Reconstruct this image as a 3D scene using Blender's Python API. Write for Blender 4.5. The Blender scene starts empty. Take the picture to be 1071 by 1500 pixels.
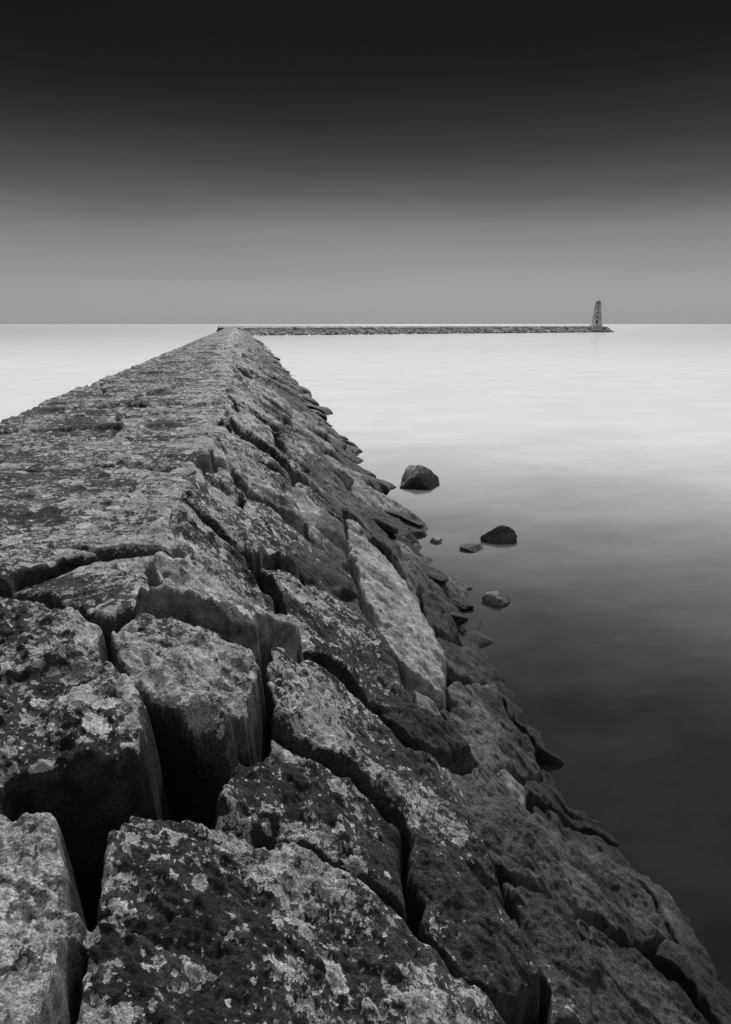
import bpy, math, random, bmesh
import numpy as np
from mathutils import Vector, Matrix, noise as mnoise
random.seed(4)
scene=bpy.context.scene
scene.view_settings.view_transform='Standard'
scene.view_settings.look='None'
scene.view_settings.exposure=0

# ---------------------------------------------------------------- numpy noise
def h2(ix,iy,seed):
    a=(ix.astype(np.int64)*374761393+iy.astype(np.int64)*668265263+seed*1442695041)&0xFFFFFFFF
    a=((a^(a>>13))*1274126177)&0xFFFFFFFF
    a=((a^(a>>16))*2246822519)&0xFFFFFFFF
    a=a^(a>>15)
    return (a&0xFFFFFF).astype(np.float64)/float(0xFFFFFF)
def vn(x,y,seed):
    ix=np.floor(x);iy=np.floor(y);fx=x-ix;fy=y-iy
    ux=fx*fx*fx*(fx*(fx*6-15)+10);uy=fy*fy*fy*(fy*(fy*6-15)+10)
    def g(dx,dy):
        a=h2(ix+dx,iy+dy,seed)*2*np.pi
        return np.cos(a)*(fx-dx)+np.sin(a)*(fy-dy)
    n0=g(0,0)*(1-ux)+g(1,0)*ux
    n1=g(0,1)*(1-ux)+g(1,1)*ux
    return (n0*(1-uy)+n1*uy)*1.5
def fbm(x,y,seed,oct=4,gain=.5):
    s=0;a=1
    for i in range(oct):
        s=s+a*vn(x,y,seed+i*17);x=x*2.03+5.1;y=y*2.03+1.7;a*=gain
    return s
def ridg(x,y,seed,oct=3,gain=.5):
    s=0;a=1
    for i in range(oct):
        s=s+a*(np.abs(vn(x,y,seed+i*17))-.3)
        x,y=(x*.8-y*.6)*2.1+5.1,(x*.6+y*.8)*2.1+1.7;a*=gain
    return s
def sstep(a,b,x):
    t=np.clip((x-a)/(b-a),0,1);return t*t*(3-2*t)
def terr(x,n,sh=.18):
    f=x*n;i=np.floor(f);r=f-i
    return (i+sstep(.5-sh,.5+sh,r))/n
def voro(x,y,seed,jit=.85):
    ix=np.floor(x);iy=np.floor(y)
    best=np.full(x.shape,1e9);bx=np.zeros_like(x);by=np.zeros_like(x);ci=np.zeros_like(x);cj=np.zeros_like(x)
    for dx in (-1,0,1):
        for dy in (-1,0,1):
            cx=ix+dx;cy=iy+dy
            px=cx+.5+jit*(h2(cx,cy,seed)-.5);py=cy+.5+jit*(h2(cx,cy,seed+1)-.5)
            d=(px-x)**2+(py-y)**2
            m=d<best
            best=np.where(m,d,best);bx=np.where(m,px,bx);by=np.where(m,py,by);ci=np.where(m,cx,ci);cj=np.where(m,cy,cj)
    e=np.full(x.shape,9.0);ni=np.zeros_like(x)
    for dx in (-2,-1,0,1,2):
        for dy in (-2,-1,0,1,2):
            if abs(dx)==2 and abs(dy)==2: continue
            cx=ix+dx;cy=iy+dy
            px=cx+.5+jit*(h2(cx,cy,seed)-.5);py=cy+.5+jit*(h2(cx,cy,seed+1)-.5)
            ex=px-bx;ey=py-by;L=np.sqrt(ex*ex+ey*ey)
            ok=L>1e-5
            Ls=np.where(ok,L,1)
            d=(((px+bx)/2-x)*ex+((py+by)/2-y)*ey)/Ls
            m=ok&(d<e)
            e=np.where(m,d,e);ni=np.where(m,cx*7.0+cy*13.0+ci*7.0+cj*13.0,ni)
    return e,bx,by,ci,cj,h2(ni,ni*0,seed+5)
def sdf(poly,x,y):
    n=len(poly);d=np.full(x.shape,1e9);ins=np.zeros(x.shape,bool)
    for i in range(n):
        ax,ay=poly[i];bx_,by_=poly[(i+1)%n]
        ex=bx_-ax;ey=by_-ay
        t=np.clip(((x-ax)*ex+(y-ay)*ey)/(ex*ex+ey*ey+1e-12),0,1)
        d=np.minimum(d,(x-ax-t*ex)**2+(y-ay-t*ey)**2)
        c=((ay>y)!=(by_>y))&(x<(bx_-ax)*(y-ay)/((by_-ay) if by_!=ay else 1e-9)+ax)
        ins^=c
    d=np.sqrt(d)
    return np.where(ins,-d,d)

# ---------------------------------------------------------------- breakwater surface
TOP=3.0
def crest0(Y): return -0.6+.42*sstep(4.5,13,Y)
def crest(Y): return crest0(Y)+.16*vn(Y*.45,Y*0+3.3,5)+.12*vn(Y*1.3,Y*0+9.3,6)
def waterX(Y): return 3.1+np.clip((Y-6)*.075,0,.7)+np.clip((Y-16)*.015,0,2.0)+.25*vn(Y*.35,Y*0,9)
BLOCKS=[
 (3.00,0,.75,0.0,[(-1.76,4.16),(-1.18,3.97),(-.84,3.55),(-.65,3.15),(-.49,2.85),(-.45,2.73),(-.45,2.47),(-.56,2.37),(-.66,2.28),(-.89,2.29),(-1.07,2.3),(-2.6,2.34),(-2.7,3.6)]),
 (2.77,-.33,1.0,0.0,[(-.75,3.42),(-.45,3.78),(-.14,3.68),(.07,3.37),(.02,2.87),(-.13,2.76),(-.37,2.91),(-.48,3.0),(-.67,3.26)]),
 (2.92,0,1.5,.3,[(-1.5,2.22),(-1.06,2.24),(-.87,2.18),(-.74,2.14),(-.65,2.01),(-.59,1.76),(-.55,1.53),(-.57,1.38),(-.54,1.19),(-.6,.8),(-1.5,.7)]),
 (2.53,-.6,.8,0.0,[(-.48,2.34),(-.13,2.43),(.26,2.29),(.58,2.16),(.81,1.98),(1.02,1.79),(.97,1.3),(.8,.7),(-.4,.7),(-.46,1.26),(-.49,1.44),(-.54,1.82),(-.53,2.09)]),
 (2.55,-.7,.7,0.0,[(.04,3.24),(.27,3.18),(.50,3.05),(.72,2.85),(.66,2.44),(.57,2.22),(.30,2.33),(-.11,2.41),(-.18,2.43),(-.09,2.79)]),
 (2.63,-.75,.7,0.0,[(.09,3.97),(.32,4.16),(.68,4.07),(.98,3.76),(1.16,3.74),(1.21,3.08),(1.20,2.59),(1.19,2.20),(.83,2.03),(.61,2.18),(.69,2.45),(.75,2.85),(.50,3.03),(.23,3.14),(.05,3.21),(.10,3.60)]),
 (2.57,-.72,.6,0.0,[(.14,5.86),(.56,6.11),(1.19,6.31),(1.26,5.49),(1.2,4.60),(1.62,4.32),(1.28,3.95),(1.05,4.03),(.72,4.35),(.37,4.40),(.34,4.96)]),
 (2.56,-.73,1.2,1.0,[(1.75,11.4),(2.15,10.2),(2.26,8.49),(2.05,6.39),(1.73,5.41),(1.42,5.50),(1.25,5.92),(1.30,7.30),(1.43,8.86)]),
 (2.50,-.78,.9,.25,[(2.05,6.25),(2.84,7.02),(2.89,5.92),(2.63,5.21),(1.73,4.46),(1.69,4.52),(1.67,5.23)]),
 (2.53,-.77,.85,.12,[(1.26,3.95),(1.70,4.39),(2.00,4.13),(2.52,3.87),(2.95,3.96),(2.81,3.38),(2.10,3.09),(1.45,3.01),(1.29,3.30)]),
 (2.55,-.79,.7,.05,[(1.38,2.96),(2.01,3.01),(2.37,3.04),(2.59,2.91),(2.60,2.3),(2.3,1.4),(1.16,1.93),(1.27,2.32)]),
]
HOLE=[(-.52,3.04),(-.37,2.92),(-.13,2.71),(.02,2.79),(-.08,2.49),(-.16,2.22),(-.46,2.24),(-.53,1.79),(-.59,1.76),(-.65,2.0),(-.73,2.11),(-.84,2.12),(-.90,2.32),(-.48,2.64)]
def surface(X,Y,near=False):
    xc=crest(Y);xw=waterX(Y);xb=crest0(Y)
    slope=TOP/(xw-xb)
    base=np.where(X<-3.75,TOP-(-3.75-X)*.9,np.where(X<xb,TOP,TOP-(X-xb)*slope))
    wx=X+.10*fbm(X*1.3,Y*1.3,31,3);wy=Y+.12*fbm(X*1.3,Y*1.3,47,3)
    qx=wx/1.7; qy=wy/1.55
    e1,b1x,b1y,i1,j1,pr1=voro(qx,qy,101,.85)
    r1=h2(i1,j1,7);r2=h2(i1,j1,8);r3=h2(i1,j1,9)
    zt=base+(r1-.5)*.10+(r2-.5)*.09*(qx-b1x)+(r3-.5)*.09*(qy-b1y)
    g1=np.clip((pr1-.2)*.05,0,1)*(.6+.8*vn(wx*1.7,wy*1.7,77))
    d1=e1*1.6
    zt=zt-.03*np.exp(-d1/.035)-.22*(1-sstep(g1*.5,g1+.012,d1))*(g1>.003)
    c,s=math.cos(.35),math.sin(.35)
    ux=c*wx+s*wy;uy=-s*wx+c*wy
    qx2=ux/1.25;qy2=uy/1.05
    e2,b2x,b2y,i2,j2,pr2=voro(qx2,qy2,202,.98)
    r4=h2(i2,j2,17);r5=h2(i2,j2,18);r6=h2(i2,j2,19)
    zs=base+(r4-.5)*.28+(.08+(r5-.5)*.44)*(qx2-b2x)+(r6-.5)*.36*(qy2-b2y)
    d2=e2*1.1
    g2=np.clip((pr2-.2)*.08,0,1)*(.7+.9*vn(wx*1.5,wy*1.5,78))
    zs=zs-.06*np.exp(-d2/.05)-.42*(1-sstep(g2*.5,g2+.02,d2))*(g2>.004)
    k=(wx>xc)
    lf=(wx<-3.75)
    z=np.where(k,zs,np.where(lf,base-.12*np.exp(-d1/.05)+.1*(r1-.5)*np.clip((-3.75-X)*3,0,1),zt))
    ed=np.abs(wx-xc)
    z=z-.06*np.exp(-ed/.06)-.25*(1-sstep(.006,.035,ed))*(vn(Y*.8,Y*0,91)>.05)
    tone=np.where(k,.6+.7*r6,.6+.45*r3)
    tone=np.where((k&(d2<g2)&(g2>.01))|(~k&(d1<g1)),.2,tone)  # open gaps between stones: shade put into the tone
    pale=np.where(k,(r5>.78)*.6,0.0)
    st=fbm(X*.8+Y*.3,Y*1.3,63,3)
    e3,b3x,b3y,i3,j3,pr3=voro((wx*.8+wy*.6)/.42,(wy*.8-wx*.6)/.34,707,.95)
    fac=.07*(h2(i3,j3,3)-.5)+.13*(h2(i3,j3,4)-.5)*((wx*.8+wy*.6)/.42-b3x)+.10*(h2(i3,j3,6)-.5)*((wy*.8-wx*.6)/.34-b3y)
    fm=sstep(.0,.5,vn(X*.7,Y*.7,909)+.2)
    amp=np.where(k,1,.38)
    z=z+amp*(.15*ridg(X*.9,Y*.9,811,6,.57)+.04*terr(st,3.5)+1.2*fac*fm)+.009*fbm(X*7,Y*7,71,4,.65)
    if near:
        wx=X+.045*fbm(X*2.4,Y*2.4,131,4);wy=Y+.045*fbm(X*2.4,Y*2.4,147,4)
        st=fbm(X*1.3+Y*.6,Y*1.6,263,3)
        det=.14*ridg(X*1.25,Y*1.25,163,6,.58)+.012*fbm(X*9,Y*9,171,4,.65)+.045*terr(st,3.0,.1)+.03*vn(X*1.6,Y*1.6,19)+.7*fac*fm
        d1=np.full(X.shape,9.0);d2=d1.copy();zb=z.copy();tb=tone.copy();pb=pale.copy()
        for (z0,kx,tn,pl,poly) in BLOCKS:
            d=sdf(poly,wx,wy)
            m=d<d1
            d2=np.where(m,d1,np.minimum(d2,d))
            zb=np.where(m,z0+kx*X,zb);tb=np.where(m,tn,tb);pb=np.where(m,pl,pb)
            d1=np.where(m,d,d1)
        dh=sdf(HOLE,wx,wy)
        E=.05
        ins=(d1<E)&~((dh<0)&(d1>0))
        edge=np.minimum(E-d1,(d2-d1)/2)
        edge=np.where(dh<.08,np.minimum(edge,np.maximum(-d1,0)),edge)
        edge=np.maximum(edge,0)
        gw=.015*(1+1.3*vn(X*2.1,Y*2.1,611))
        hb=zb+det-.04*np.exp(-edge/.025)-.04*np.exp(-edge/.13)
        cr_=.45*(1-sstep(gw*.5,gw+.012,edge))*(dh>.08)
        zn=np.where(ins,hb-cr_,z);tone=np.where(ins,tb,tone);pale=np.where(ins,pb,pale)
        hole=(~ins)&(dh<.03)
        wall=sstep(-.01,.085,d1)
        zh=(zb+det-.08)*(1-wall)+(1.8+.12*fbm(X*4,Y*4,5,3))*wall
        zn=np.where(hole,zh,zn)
        tone=np.where(hole,.34-.28*wall,tone);pale=np.where(hole,0,pale)  # shade painted into the hole's stone colour, darker with depth
        tone=np.where(ins&(cr_>.1),.12,tone)  # crack shade painted into the tone as well
        gap=(~ins)&(~hole)&(d1<E+.02)
        zn=np.where(gap,z-.3,zn)
        z=zn
    return z,tone,pale

V=[];F=[];T=[];P=[];off=0
def blur(a,n):
    for _ in range(n):
        b=a.copy();b[1:-1]=(a[:-2]+2*a[1:-1]+a[2:])/4
        a=b.copy();a[:,1:-1]=(b[:,:-2]+2*b[:,1:-1]+b[:,2:])/4
    return a
def section(ys,xs_fn,near,smooth=0,thr=.02):
    global off
    Xg=xs_fn(ys)
    Yg=np.repeat(ys[:,None],Xg.shape[1],1)
    z,t,p=surface(Xg.ravel(),Yg.ravel(),near)
    if smooth:
        zg=z.reshape(Xg.shape)
        zb=blur(zg,smooth)
        m=blur((np.abs(zg-zb)>thr).astype(float),smooth+1)
        m=np.clip(m*3.0,0,1)
        m[:2]=0;m[-2:]=0
        z=(zg*(1-m)+zb*m).ravel()
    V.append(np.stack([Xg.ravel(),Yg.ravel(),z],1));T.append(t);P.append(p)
    nr,nc=Xg.shape
    idx=np.arange(nr*nc).reshape(nr,nc)+off
    F.append(np.stack([idx[:-1,:-1].ravel(),idx[:-1,1:].ravel(),idx[1:,1:].ravel(),idx[1:,:-1].ravel()],1))
    off+=nr*nc
def cols(nl,nm,x0=-8.5,x1=-3.9):
    def f(ys):
        l=np.linspace(x0,x1,nl,endpoint=False)
        u=np.linspace(0,1,nm)
        xe=waterX(ys)+1.2
        m=x1+(xe[:,None]-x1)*u[None,:]
        return np.concatenate([np.repeat(l[None,:],len(ys),0),m],1)
    return f
def logs(a,b,st): 
    n=int(math.log(b/a)/st);return a*np.exp(np.linspace(0,math.log(b/a),n))
section(np.linspace(-10,1.0,160),cols(30,160),True)
section(logs(1.0,6.5,.0026),cols(40,1150),True,3,.012)
section(logs(6.5,40,.0033),cols(60,640),True,2,.03)
section(logs(40,287,.0045),cols(40,300),False)
V=np.concatenate(V);F=np.concatenate(F);T=np.concatenate(T);P=np.concatenate(P)
def npmesh(name,V,F,attrs={}):
    me=bpy.data.meshes.new(name)
    me.vertices.add(len(V));me.vertices.foreach_set('co',V.astype(np.float32).ravel())
    me.loops.add(len(F)*4);me.loops.foreach_set('vertex_index',F.astype(np.int32).ravel())
    me.polygons.add(len(F));me.polygons.foreach_set('loop_start',(np.arange(len(F))*4).astype(np.int32))
    me.update(calc_edges=True)
    me.polygons.foreach_set('use_smooth',np.ones(len(F),bool))
    for k,a in attrs.items():
        at=me.attributes.new(k,'FLOAT','POINT');at.data.foreach_set('value',a.astype(np.float32))
    o=bpy.data.objects.new(name,me);bpy.context.collection.objects.link(o);return o

# ---------------------------------------------------------------- material helpers
class NT:
    def __init__(s,nt): s.nt=nt;nt.nodes.clear()
    def n(s,t,**kw):
        nd=s.nt.nodes.new(t)
        for k,v in kw.items(): setattr(nd,k,v)
        return nd
    def l(s,a,b): s.nt.links.new(a,b)
    def inp(s,sock,v):
        if isinstance(v,bpy.types.NodeSocket): s.l(v,sock)
        else: sock.default_value=v
    def m(s,op,a,b=0.0,c=None,clamp=False):
        nd=s.n('ShaderNodeMath',operation=op,use_clamp=clamp)
        s.inp(nd.inputs[0],a);s.inp(nd.inputs[1],b)
        if c is not None: s.inp(nd.inputs[2],c)
        return nd.outputs[0]
    def mr(s,v,a,b,c,d,smooth=False):
        nd=s.n('ShaderNodeMapRange');nd.interpolation_type='SMOOTHSTEP' if smooth else 'LINEAR'
        s.inp(nd.inputs[0],v)
        for i,x in enumerate((a,b,c,d)): s.inp(nd.inputs[i+1],x)
        return nd.outputs[0]
    def noise(s,vec,scale,det=4,rough=.55,dist=0):
        nd=s.n('ShaderNodeTexNoise');s.l(vec,nd.inputs['Vector'])
        nd.inputs['Scale'].default_value=scale;nd.inputs['Detail'].default_value=det;nd.inputs['Roughness'].default_value=rough;nd.inputs['Distortion'].default_value=dist
        return nd.outputs
    def mix(s,f,a,b):
        nd=s.n('ShaderNodeMix',data_type='FLOAT');s.inp(nd.inputs[0],f);s.inp(nd.inputs[2],a);s.inp(nd.inputs[3],b);return nd.outputs[0]
    def gray(s,v):
        c=s.n('ShaderNodeCombineColor')
        for i in range(3): s.l(v,c.inputs[i])
        return c.outputs[0]
def rock_mat(name,lichen=True,use_attr=True,basev=(.010,.10),wet_vignette=True):
    m=bpy.data.materials.new(name);m.use_nodes=True
    N=NT(m.node_tree)
    out=N.n('ShaderNodeOutputMaterial');bs=N.n('ShaderNodeBsdfPrincipled');N.l(bs.outputs[0],out.inputs[0])
    geo=N.n('ShaderNodeNewGeometry');pos=geo.outputs['Position']
    sep=N.n('ShaderNodeSeparateXYZ');N.l(pos,sep.inputs[0]);Z=sep.outputs[2]
    big=N.noise(pos,1.4,5,.62)[0];mid=N.noise(pos,9,6,.7)[0];fine=N.noise(pos,95,4,.75)[0]
    v=N.mr(N.m('ADD',N.m('MULTIPLY',big,.45),N.m('MULTIPLY',mid,.55)),.41,.59,basev[0],basev[1])
    v=N.m('MULTIPLY',v,N.mr(fine,.37,.63,.3,2.0))
    if use_attr:
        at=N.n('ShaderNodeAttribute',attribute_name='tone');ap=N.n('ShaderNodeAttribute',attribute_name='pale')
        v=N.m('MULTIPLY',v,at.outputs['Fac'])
        pv=N.m('MULTIPLY',N.mr(mid,.3,.7,.12,.65),N.mr(fine,.3,.7,.5,1.45))
        pm=N.m('MULTIPLY',ap.outputs['Fac'],N.mr(big,.38,.55,.3,1))
        v=N.mix(pm,v,pv)
    height=N.m('ADD',N.m('MULTIPLY',mid,.055),N.m('MULTIPLY',fine,.022))
    if lichen:
        wn=N.noise(pos,24,3,.7)[1]
        add=N.n('ShaderNodeVectorMath',operation='MULTIPLY_ADD');N.l(wn,add.inputs[0]);add.inputs[1].default_value=(.06,.06,.06);N.l(pos,add.inputs[2])
        wpos=add.outputs[0]
        patch=N.m('ADD',N.m('MULTIPLY',big,.7),N.m('MULTIPLY',mid,.3))
        zmask=N.mr(N.m('ADD',Z,N.mr(big,.3,.7,-.5,.5)),1.1,2.5,0,1,True)
        cx=N.m('MULTIPLY',N.m('ADD',sep.outputs[0],.25),1.4)
        cb=N.m('ADD',.84,N.m('DIVIDE',.6,N.m('ADD',1.0,N.m('MULTIPLY',cx,N.m('MULTIPLY',cx,N.m('MULTIPLY',cx,cx))))))
        nsep=N.n('ShaderNodeSeparateXYZ');N.l(geo.outputs['Normal'],nsep.inputs[0])
        up=N.m('MULTIPLY',N.mr(nsep.outputs[2],.15,.6,.1,1),N.mr(at.outputs['Fac'],.2,.5,0,1))  # lichen also dropped where tone carries the painted gap shade
        dens=N.m('MULTIPLY',N.m('MULTIPLY',N.m('MULTIPLY',N.mr(patch,.41,.57,.26,1.2),zmask),up),cb)
        tot=None
        for sc,rad in ((7,.54),(15,.6),(38,.68)):
            vo=N.n('ShaderNodeTexVoronoi');vo.inputs['Scale'].default_value=sc;N.l(wpos,vo.inputs['Vector'])
            cs=N.n('ShaderNodeSeparateColor');N.l(vo.outputs['Color'],cs.inputs[0])
            r=N.m('MULTIPLY',N.m('MULTIPLY',cs.outputs[0],rad*1.25),dens)
            dd=N.m('SUBTRACT',r,vo.outputs['Distance'])
            k=N.mr(dd,0,.03,0,1,True)
            k=N.m('MULTIPLY',k,N.mr(dd,.05,.3,1.0,.55))
            shade=N.mr(cs.outputs[1],0,1,.4,1.0)
            k=N.m('MULTIPLY',k,shade)
            tot=k if tot is None else N.m('MAXIMUM',tot,k)
        lv=N.mr(N.m('ADD',N.m('MULTIPLY',fine,.65),N.m('MULTIPLY',mid,.35)),.41,.59,.18,.95)
        v=N.mix(tot,v,lv)
        height=N.m('ADD',height,N.m('MULTIPLY',tot,.006))
    rough=.85
    if wet_vignette:
        wl=N.m('ADD',Z,N.mr(big,.3,.7,-.5,.5))
        wm=N.mr(wl,.2,1.0,0,1,True)
        v=N.m('MULTIPLY',v,N.mr(wm,0,1,.16,1))  # waterline wetness; its darkening also imitates lens vignetting on low slopes
        rough=N.mr(wm,0,1,.5,.85)
    N.l(N.gray(v),bs.inputs['Base Color']);N.inp(bs.inputs['Roughness'],rough)
    bs.inputs['Specular IOR Level'].default_value=.3
    b=N.n('ShaderNodeBump');b.inputs['Strength'].default_value=1;b.inputs['Distance'].default_value=1.0
    N.l(height,b.inputs['Height']);N.l(b.outputs[0],bs.inputs['Normal'])
    return m
rock=rock_mat('lichen_granite')
shore=rock_mat('shore_granite',lichen=False,use_attr=False,basev=(.03,.11))
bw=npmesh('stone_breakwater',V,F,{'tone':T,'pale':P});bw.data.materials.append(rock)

# ---------------------------------------------------------------- boulders
def boulder_data(size,seed,npl=11,sub=4):
    rnd=random.Random(seed)
    bm=bmesh.new();bmesh.ops.create_icosphere(bm,subdivisions=sub,radius=1)
    pl=[]
    for i in range(npl):
        n=Vector((rnd.gauss(0,1),rnd.gauss(0,1),rnd.gauss(0,.8)))
        n.normalize();pl.append((n,rnd.uniform(.55,.9)))
    for v in bm.verts:
        d=v.co.normalized();r=1.15
        for n,k in pl:
            c=n.dot(d)
            if c>.05: r=min(r,k/c)
        r*=1+.07*mnoise.fractal(d*2.5+Vector((seed,0,0)),1,2,5)
        v.co=Vector((d.x*r*size[0],d.y*r*size[1],d.z*r*size[2]))
    return bm
def boulder(name,loc,size,seed,rot=0,mat=None,sub=5):
    bm=boulder_data(size,seed,sub=sub)
    me=bpy.data.meshes.new(name);bm.to_mesh(me);bm.free()
    for p in me.polygons:p.use_smooth=True
    o=bpy.data.objects.new(name,me);o.location=loc;o.rotation_euler=(0,0,rot);me.materials.append(mat or bould)
    bpy.context.collection.objects.link(o);return o
bould=rock_mat('boulder_granite',lichen=False,use_attr=False,basev=(.14,.46))
boulder('boulder',(5.02,18.4,.1),(.62,.5,.6),14,.3)
boulder('boulder',(5.32,13.2,.03),(.48,.3,.30),23,-.35)
boulder('boulder',(4.07,10.05,.0),(.3,.22,.17),35,.2)
boulder('boulder',(4.56,12.8,.0),(.3,.2,.1),47,0)
boulder('boulder',(3.98,13.4,.0),(.16,.14,.1),58,0)
boulder('boulder',(3.76,10.75,.0),(.12,.1,.07),61,0)
rb=bmesh.new();me=bpy.data.meshes.new('toe')
rnd=random.Random(9)
for i in range(120):
    y=8.5*math.exp(rnd.random()*math.log(180/8.5))
    wxx=float(waterX(np.array([y]))[0])
    x=wxx+rnd.uniform(-.9,.1)
    s=rnd.uniform(.15,.42)*(1+min(y,60)/70)
    if y<10: s*=.7
    b=boulder_data((s*rnd.uniform(.9,1.8),s*rnd.uniform(.8,1.5),s*rnd.uniform(.35,.55)),i+100,sub=3 if y>15 else 4)
    bmesh.ops.rotate(b,verts=b.verts,cent=(0,0,0),matrix=Matrix.Rotation(rnd.uniform(-.8,.8),3,'Z')@Matrix.Rotation(.5,3,'Y'))
    zb=max(0,(wxx-x)*.7)
    bmesh.ops.translate(b,verts=b.verts,vec=(x,y,zb-.06))
    t=bpy.data.meshes.new('t');b.to_mesh(t);b.free();rb.from_mesh(t);bpy.data.meshes.remove(t)
rb.to_mesh(me);rb.free()
for p in me.polygons:p.use_smooth=True
me.materials.append(shore)
o=bpy.data.objects.new('shore_rocks',me);bpy.context.collection.objects.link(o)

# iron mooring ring
ringz=float(surface(np.array([1.77]),np.array([2.81]),True)[0][0])+.012
bpy.ops.mesh.primitive_torus_add(major_radius=.05,minor_radius=.011,major_segments=40,minor_segments=12,location=(1.77,2.81,ringz))
ring=bpy.context.object;ring.name='mooring_ring';ring.rotation_euler=(math.radians(12),math.radians(36),0)
im=bpy.data.materials.new('rusted_iron');im.use_nodes=True
N=NT(im.node_tree);out=N.n('ShaderNodeOutputMaterial');bs=N.n('ShaderNodeBsdfPrincipled');N.l(bs.outputs[0],out.inputs[0])
g=N.n('ShaderNodeNewGeometry');N.l(N.gray(N.mr(N.noise(g.outputs['Position'],60)[0],.3,.7,.006,.03)),bs.inputs['Base Color']);bs.inputs['Roughness'].default_value=.8
ring.data.materials.append(im)

# ---------------------------------------------------------------- far arm of the breakwater
A=np.array([-3.4,287.0]);Bp=np.array([206.0,371.0]);D=Bp-A;L=np.linalg.norm(D);D=D/L;Nn=np.array([-D[1],D[0]])
s=np.linspace(-3,L+7,1500)
prof_w=np.array([-7.5,-6,-5,-4,-3.2,-2.6,-2.3,-2.28,-1.2,0,1.2,2.3,3,4,5.5,7.5])
S,W=np.meshgrid(s,np.interp(np.linspace(0,1,60),np.linspace(0,1,16),prof_w),indexing='ij')
zb=np.where(np.abs(W)<2.29,3.05,3.05-(np.abs(W)-2.29)*.78)
zb=np.where((W>1.6)&(W<2.3),3.7,zb)
endf=np.clip((S-(L+0))/7,0,1)
e,bx,by,ii,jj,_=voro(S/2.0+.2*vn(S,W,3),W/1.5,303,.9)
slp=np.abs(W)>2.29
zb=zb+np.where(slp,.6,.08)*(h2(ii,jj,4)-.5)-np.where(slp,.5,.06)*np.exp(-e/.12)
zb=zb-endf*3.4
XX=A[0]+D[0]*S+Nn[0]*W;YY=A[1]+D[1]*S+Nn[1]*W
nr,nc=S.shape;idx=np.arange(nr*nc).reshape(nr,nc)
FF=np.stack([idx[:-1,:-1].ravel(),idx[1:,:-1].ravel(),idx[1:,1:].ravel(),idx[:-1,1:].ravel()],1)
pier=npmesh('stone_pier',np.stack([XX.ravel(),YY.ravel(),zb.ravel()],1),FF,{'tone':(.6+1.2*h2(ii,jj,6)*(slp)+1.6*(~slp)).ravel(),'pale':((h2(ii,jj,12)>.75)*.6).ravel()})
pier.data.materials.append(rock_mat('pier_granite',lichen=False,basev=(.1,.26)))

# ---------------------------------------------------------------- lighthouse
def lathe(name,prof,seg,mat,parent,loc=(0,0,0)):
    bm=bmesh.new();rings=[]
    for r,z in prof:
        rings.append([bm.verts.new((r*math.cos(2*math.pi*(i+.5)/seg),r*math.sin(2*math.pi*(i+.5)/seg),z)) for i in range(seg)])
    for a,b in zip(rings[:-1],rings[1:]):
        for i in range(seg): bm.faces.new((a[i],a[(i+1)%seg],b[(i+1)%seg],b[i]))
    bm.faces.new(rings[-1]);bm.faces.new(rings[0][::-1])
    me=bpy.data.meshes.new(name);bm.to_mesh(me);bm.free();me.materials.append(mat)
    o=bpy.data.objects.new(name,me);bpy.context.collection.objects.link(o);o.parent=parent;o.location=loc;return o
tm=bpy.data.materials.new('weathered_masonry');tm.use_nodes=True
N=NT(tm.node_tree);out=N.n('ShaderNodeOutputMaterial');bs=N.n('ShaderNodeBsdfPrincipled');N.l(bs.outputs[0],out.inputs[0])
tc=N.n('ShaderNodeTexCoord');oc=tc.outputs['Object']
sp=N.n('ShaderNodeSeparateXYZ');N.l(oc,sp.inputs[0])
ang=N.m('MULTIPLY',N.m('ARCTAN2',sp.outputs[1],sp.outputs[0]),2.4)
cb=N.n('ShaderNodeCombineXYZ');N.l(ang,cb.inputs[0]);N.l(sp.outputs[2],cb.inputs[1])
br=N.n('ShaderNodeTexBrick');N.l(cb.outputs[0],br.inputs['Vector']);br.inputs['Scale'].default_value=1
br.inputs['Brick Width'].default_value=1.3;br.inputs['Row Height'].default_value=.8;br.inputs['Mortar Size'].default_value=.04
br.inputs['Color1'].default_value=(.9,.9,.9,1);br.inputs['Color2'].default_value=(.5,.5,.5,1);br.inputs['Mortar'].default_value=(.2,.2,.2,1)
bw_=N.n('ShaderNodeRGBToBW');N.l(br.outputs[0],bw_.inputs[0])
vv=N.m('MULTIPLY',bw_.outputs[0],N.mr(N.noise(oc,.8,6,.7)[0],.4,.6,.65,1.1))
N.l(N.gray(vv),bs.inputs['Base Color']);bs.inputs['Roughness'].default_value=.9
dm=bpy.data.materials.new('dark_opening');dm.use_nodes=True
N=NT(dm.node_tree);out=N.n('ShaderNodeOutputMaterial');bs=N.n('ShaderNodeBsdfPrincipled');N.l(bs.outputs[0],out.inputs[0])
tc=N.n('ShaderNodeTexCoord');N.l(N.gray(N.mr(N.noise(tc.outputs['Object'],4)[0],.3,.7,.02,.06)),bs.inputs['Base Color'])
rm=bpy.data.materials.new('lead_roof');rm.use_nodes=True
N=NT(rm.node_tree);out=N.n('ShaderNodeOutputMaterial');bs=N.n('ShaderNodeBsdfPrincipled');N.l(bs.outputs[0],out.inputs[0])
tc=N.n('ShaderNodeTexCoord');N.l(N.gray(N.mr(N.noise(tc.outputs['Object'],2)[0],.3,.7,.12,.3)),bs.inputs['Base Color'])
lh=bpy.data.objects.new('lighthouse',None);bpy.context.collection.objects.link(lh);lh.location=(200.5,369.8,3.0)
lathe('plinth',[(4.2,-1.2),(3.9,.5),(3.4,.55),(3.2,1.3),(2.9,1.4)],20,tm,lh)
lathe('shaft',[(2.75,1.4),(2.45,4),(2.15,7),(1.85,10),(1.7,11.2)],20,tm,lh)
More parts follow.
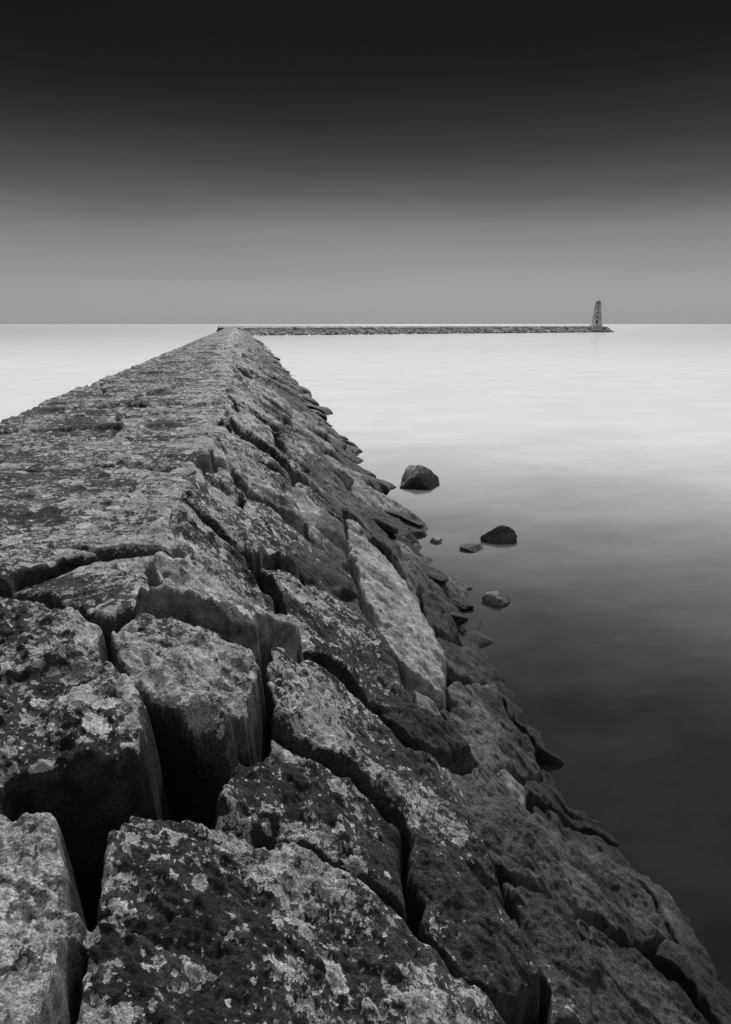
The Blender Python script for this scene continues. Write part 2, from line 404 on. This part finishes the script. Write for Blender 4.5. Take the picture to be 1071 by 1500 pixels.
lathe('gallery',[(1.7,11.2),(1.95,11.45),(1.95,11.75),(1.5,11.8)],20,tm,lh)
lathe('lantern',[(1.35,11.8),(1.3,12.8),(1.5,12.85),(1.45,13.0)],12,tm,lh)
lathe('dome',[(1.4,13.0),(1.2,13.6),(.85,14.1),(.35,14.4),(.1,14.7)],16,rm,lh)
to=math.atan2(-370,-200)
def opening(nm,a,z,w,h,r):
    bpy.ops.mesh.primitive_cube_add(size=1);o=bpy.context.object;o.name=nm
    o.scale=(.5,w,h);o.location=(r*math.cos(a),r*math.sin(a),z);o.rotation_euler=(0,0,a);o.parent=lh;o.data.materials.append(dm)
opening('door',to,2.5,1.0,2.0,2.5)
for i,zz in enumerate((5.2,7.6,10)): opening('window_%d'%(i+1),to+.1,zz,.5,.85,2.25-.1*(zz-4))
for i in range(5): opening('lantern_pane_%d'%(i+1),to-1.2+i*.6,12.3,.4,.6,1.15)

# ---------------------------------------------------------------- sea
def plane(name,x0,x1,y0,y1,z,mat,n=2):
    xs=np.linspace(x0,x1,n);ys=np.linspace(y0,y1,n);X,Y=np.meshgrid(xs,ys,indexing='ij')
    idx=np.arange(n*n).reshape(n,n)
    F=np.stack([idx[:-1,:-1].ravel(),idx[1:,:-1].ravel(),idx[1:,1:].ravel(),idx[:-1,1:].ravel()],1)
    o=npmesh(name,np.stack([X.ravel(),Y.ravel(),np.full(X.size,z)],1),F);o.data.materials.append(mat);return o
wm=bpy.data.materials.new('sea_water');wm.use_nodes=True
N=NT(wm.node_tree);out=N.n('ShaderNodeOutputMaterial')
g=N.n('ShaderNodeNewGeometry');mp=N.n('ShaderNodeMapping');N.l(g.outputs['Position'],mp.inputs[0]);mp.inputs['Scale'].default_value=(.6,1,1);mp.inputs['Rotation'].default_value=(0,0,.35)
n1=N.noise(mp.outputs[0],.3,7,.64)[0]
deep=N.n('ShaderNodeBsdfDiffuse');N.l(N.gray(N.mr(n1,.35,.65,.003,.014)),deep.inputs[0])
milk_sheen=N.n('ShaderNodeBsdfDiffuse');N.l(N.gray(N.mr(n1,.35,.65,.55,.61)),milk_sheen.inputs[0])  # milky foam white, also painted in for bright sky reflected at grazing angles
gl=N.n('ShaderNodeBsdfGlossy');gl.inputs['Roughness'].default_value=.14;gl.inputs['Color'].default_value=(.95,.95,.95,1)
fr=N.n('ShaderNodeFresnel');fr.inputs['IOR'].default_value=1.34
sf=N.n('ShaderNodeMixShader');N.l(N.mr(fr.outputs[0],.7,1.0,.04,.6,True),sf.inputs[0]);N.l(milk_sheen.outputs[0],sf.inputs[1]);N.l(gl.outputs[0],sf.inputs[2])
fn=N.m('ADD',fr.outputs[0],N.mr(n1,.3,.7,-.012,.012))
mx=N.n('ShaderNodeMixShader');N.l(N.mr(fn,.018,.45,0.005,1,True),mx.inputs[0]);N.l(deep.outputs[0],mx.inputs[1]);N.l(sf.outputs[0],mx.inputs[2])  # view angle blends the painted pale sheen over dark water
N.l(mx.outputs[0],out.inputs[0])
plane('sea',-12000,12000,-3000,22000,0,wm,2)
# ---------------------------------------------------------------- sky + sun
EL=math.radians(44);AZ=math.radians(18)
w=bpy.data.worlds.new("World");scene.world=w;w.use_nodes=True
N=NT(w.node_tree);out=N.n('ShaderNodeOutputWorld');bg=N.n('ShaderNodeBackground');N.l(bg.outputs[0],out.inputs[0])
sky=N.n('ShaderNodeTexSky');sky.sky_type='NISHITA';sky.sun_disc=False;sky.sun_elevation=EL;sky.sun_rotation=AZ;sky.dust_density=4
bwn=N.n('ShaderNodeRGBToBW');N.l(sky.outputs[0],bwn.inputs[0])
nis=N.m('MULTIPLY',bwn.outputs[0],.1)
tc=N.n('ShaderNodeTexCoord');sp=N.n('ShaderNodeSeparateXYZ');N.l(tc.outputs['Generated'],sp.inputs[0])
mp=N.n('ShaderNodeMapping');N.l(tc.outputs['Generated'],mp.inputs[0]);mp.inputs['Scale'].default_value=(1.2,1.2,8)
st=N.noise(mp.outputs[0],1.3,4,.5)[0]
zz=N.m('ADD',sp.outputs[2],N.mr(st,.3,.7,-.010,.010))
cr=N.n('ShaderNodeValToRGB');N.l(zz,cr.inputs[0]);cr.color_ramp.interpolation='B_SPLINE'
pts=[(0,.39),(.03,.385),(.068,.34),(.129,.20),(.17,.095),(.21,.045),(.25,.024),(.30,.012),(.38,.006),(.5,.03),(.62,.45),(1,1.0)]  # bright overhead stops lie out of view, added to light the stone tops
e=cr.color_ramp.elements
e[0].position=0;e[0].color=(pts[0][1],)*3+(1,);e[1].position=1;e[1].color=(pts[-1][1],)*3+(1,)
for p_,v_ in pts[1:-1]:
    k=e.new(p_);k.color=(v_,v_,v_,1)
tot=N.m('MULTIPLY',cr.outputs[0],N.m('ADD',.8,N.m('MULTIPLY',N.m('MINIMUM',nis,1.0),.25)))
N.l(N.gray(tot),bg.inputs[0]);bg.inputs[1].default_value=1.0
sl=bpy.data.lights.new('sun','SUN');sl.energy=3.7;sl.angle=math.radians(11);sl.color=(1,1,1)
so=bpy.data.objects.new('sun',sl);bpy.context.collection.objects.link(so)
d=Vector((math.sin(AZ)*math.cos(EL),math.cos(AZ)*math.cos(EL),math.sin(EL)))
so.rotation_euler=d.to_track_quat('Z','Y').to_euler()

# ---------------------------------------------------------------- camera
cam=bpy.data.cameras.new('camera');co=bpy.data.objects.new('camera',cam);bpy.context.collection.objects.link(co)
co.location=(0,0,4.5);co.rotation_euler=(math.radians(90-15.4),0,math.radians(-10.4))
cam.sensor_fit='VERTICAL';cam.sensor_height=36;cam.lens=24;cam.clip_start=.05;cam.clip_end=40000
scene.camera=co
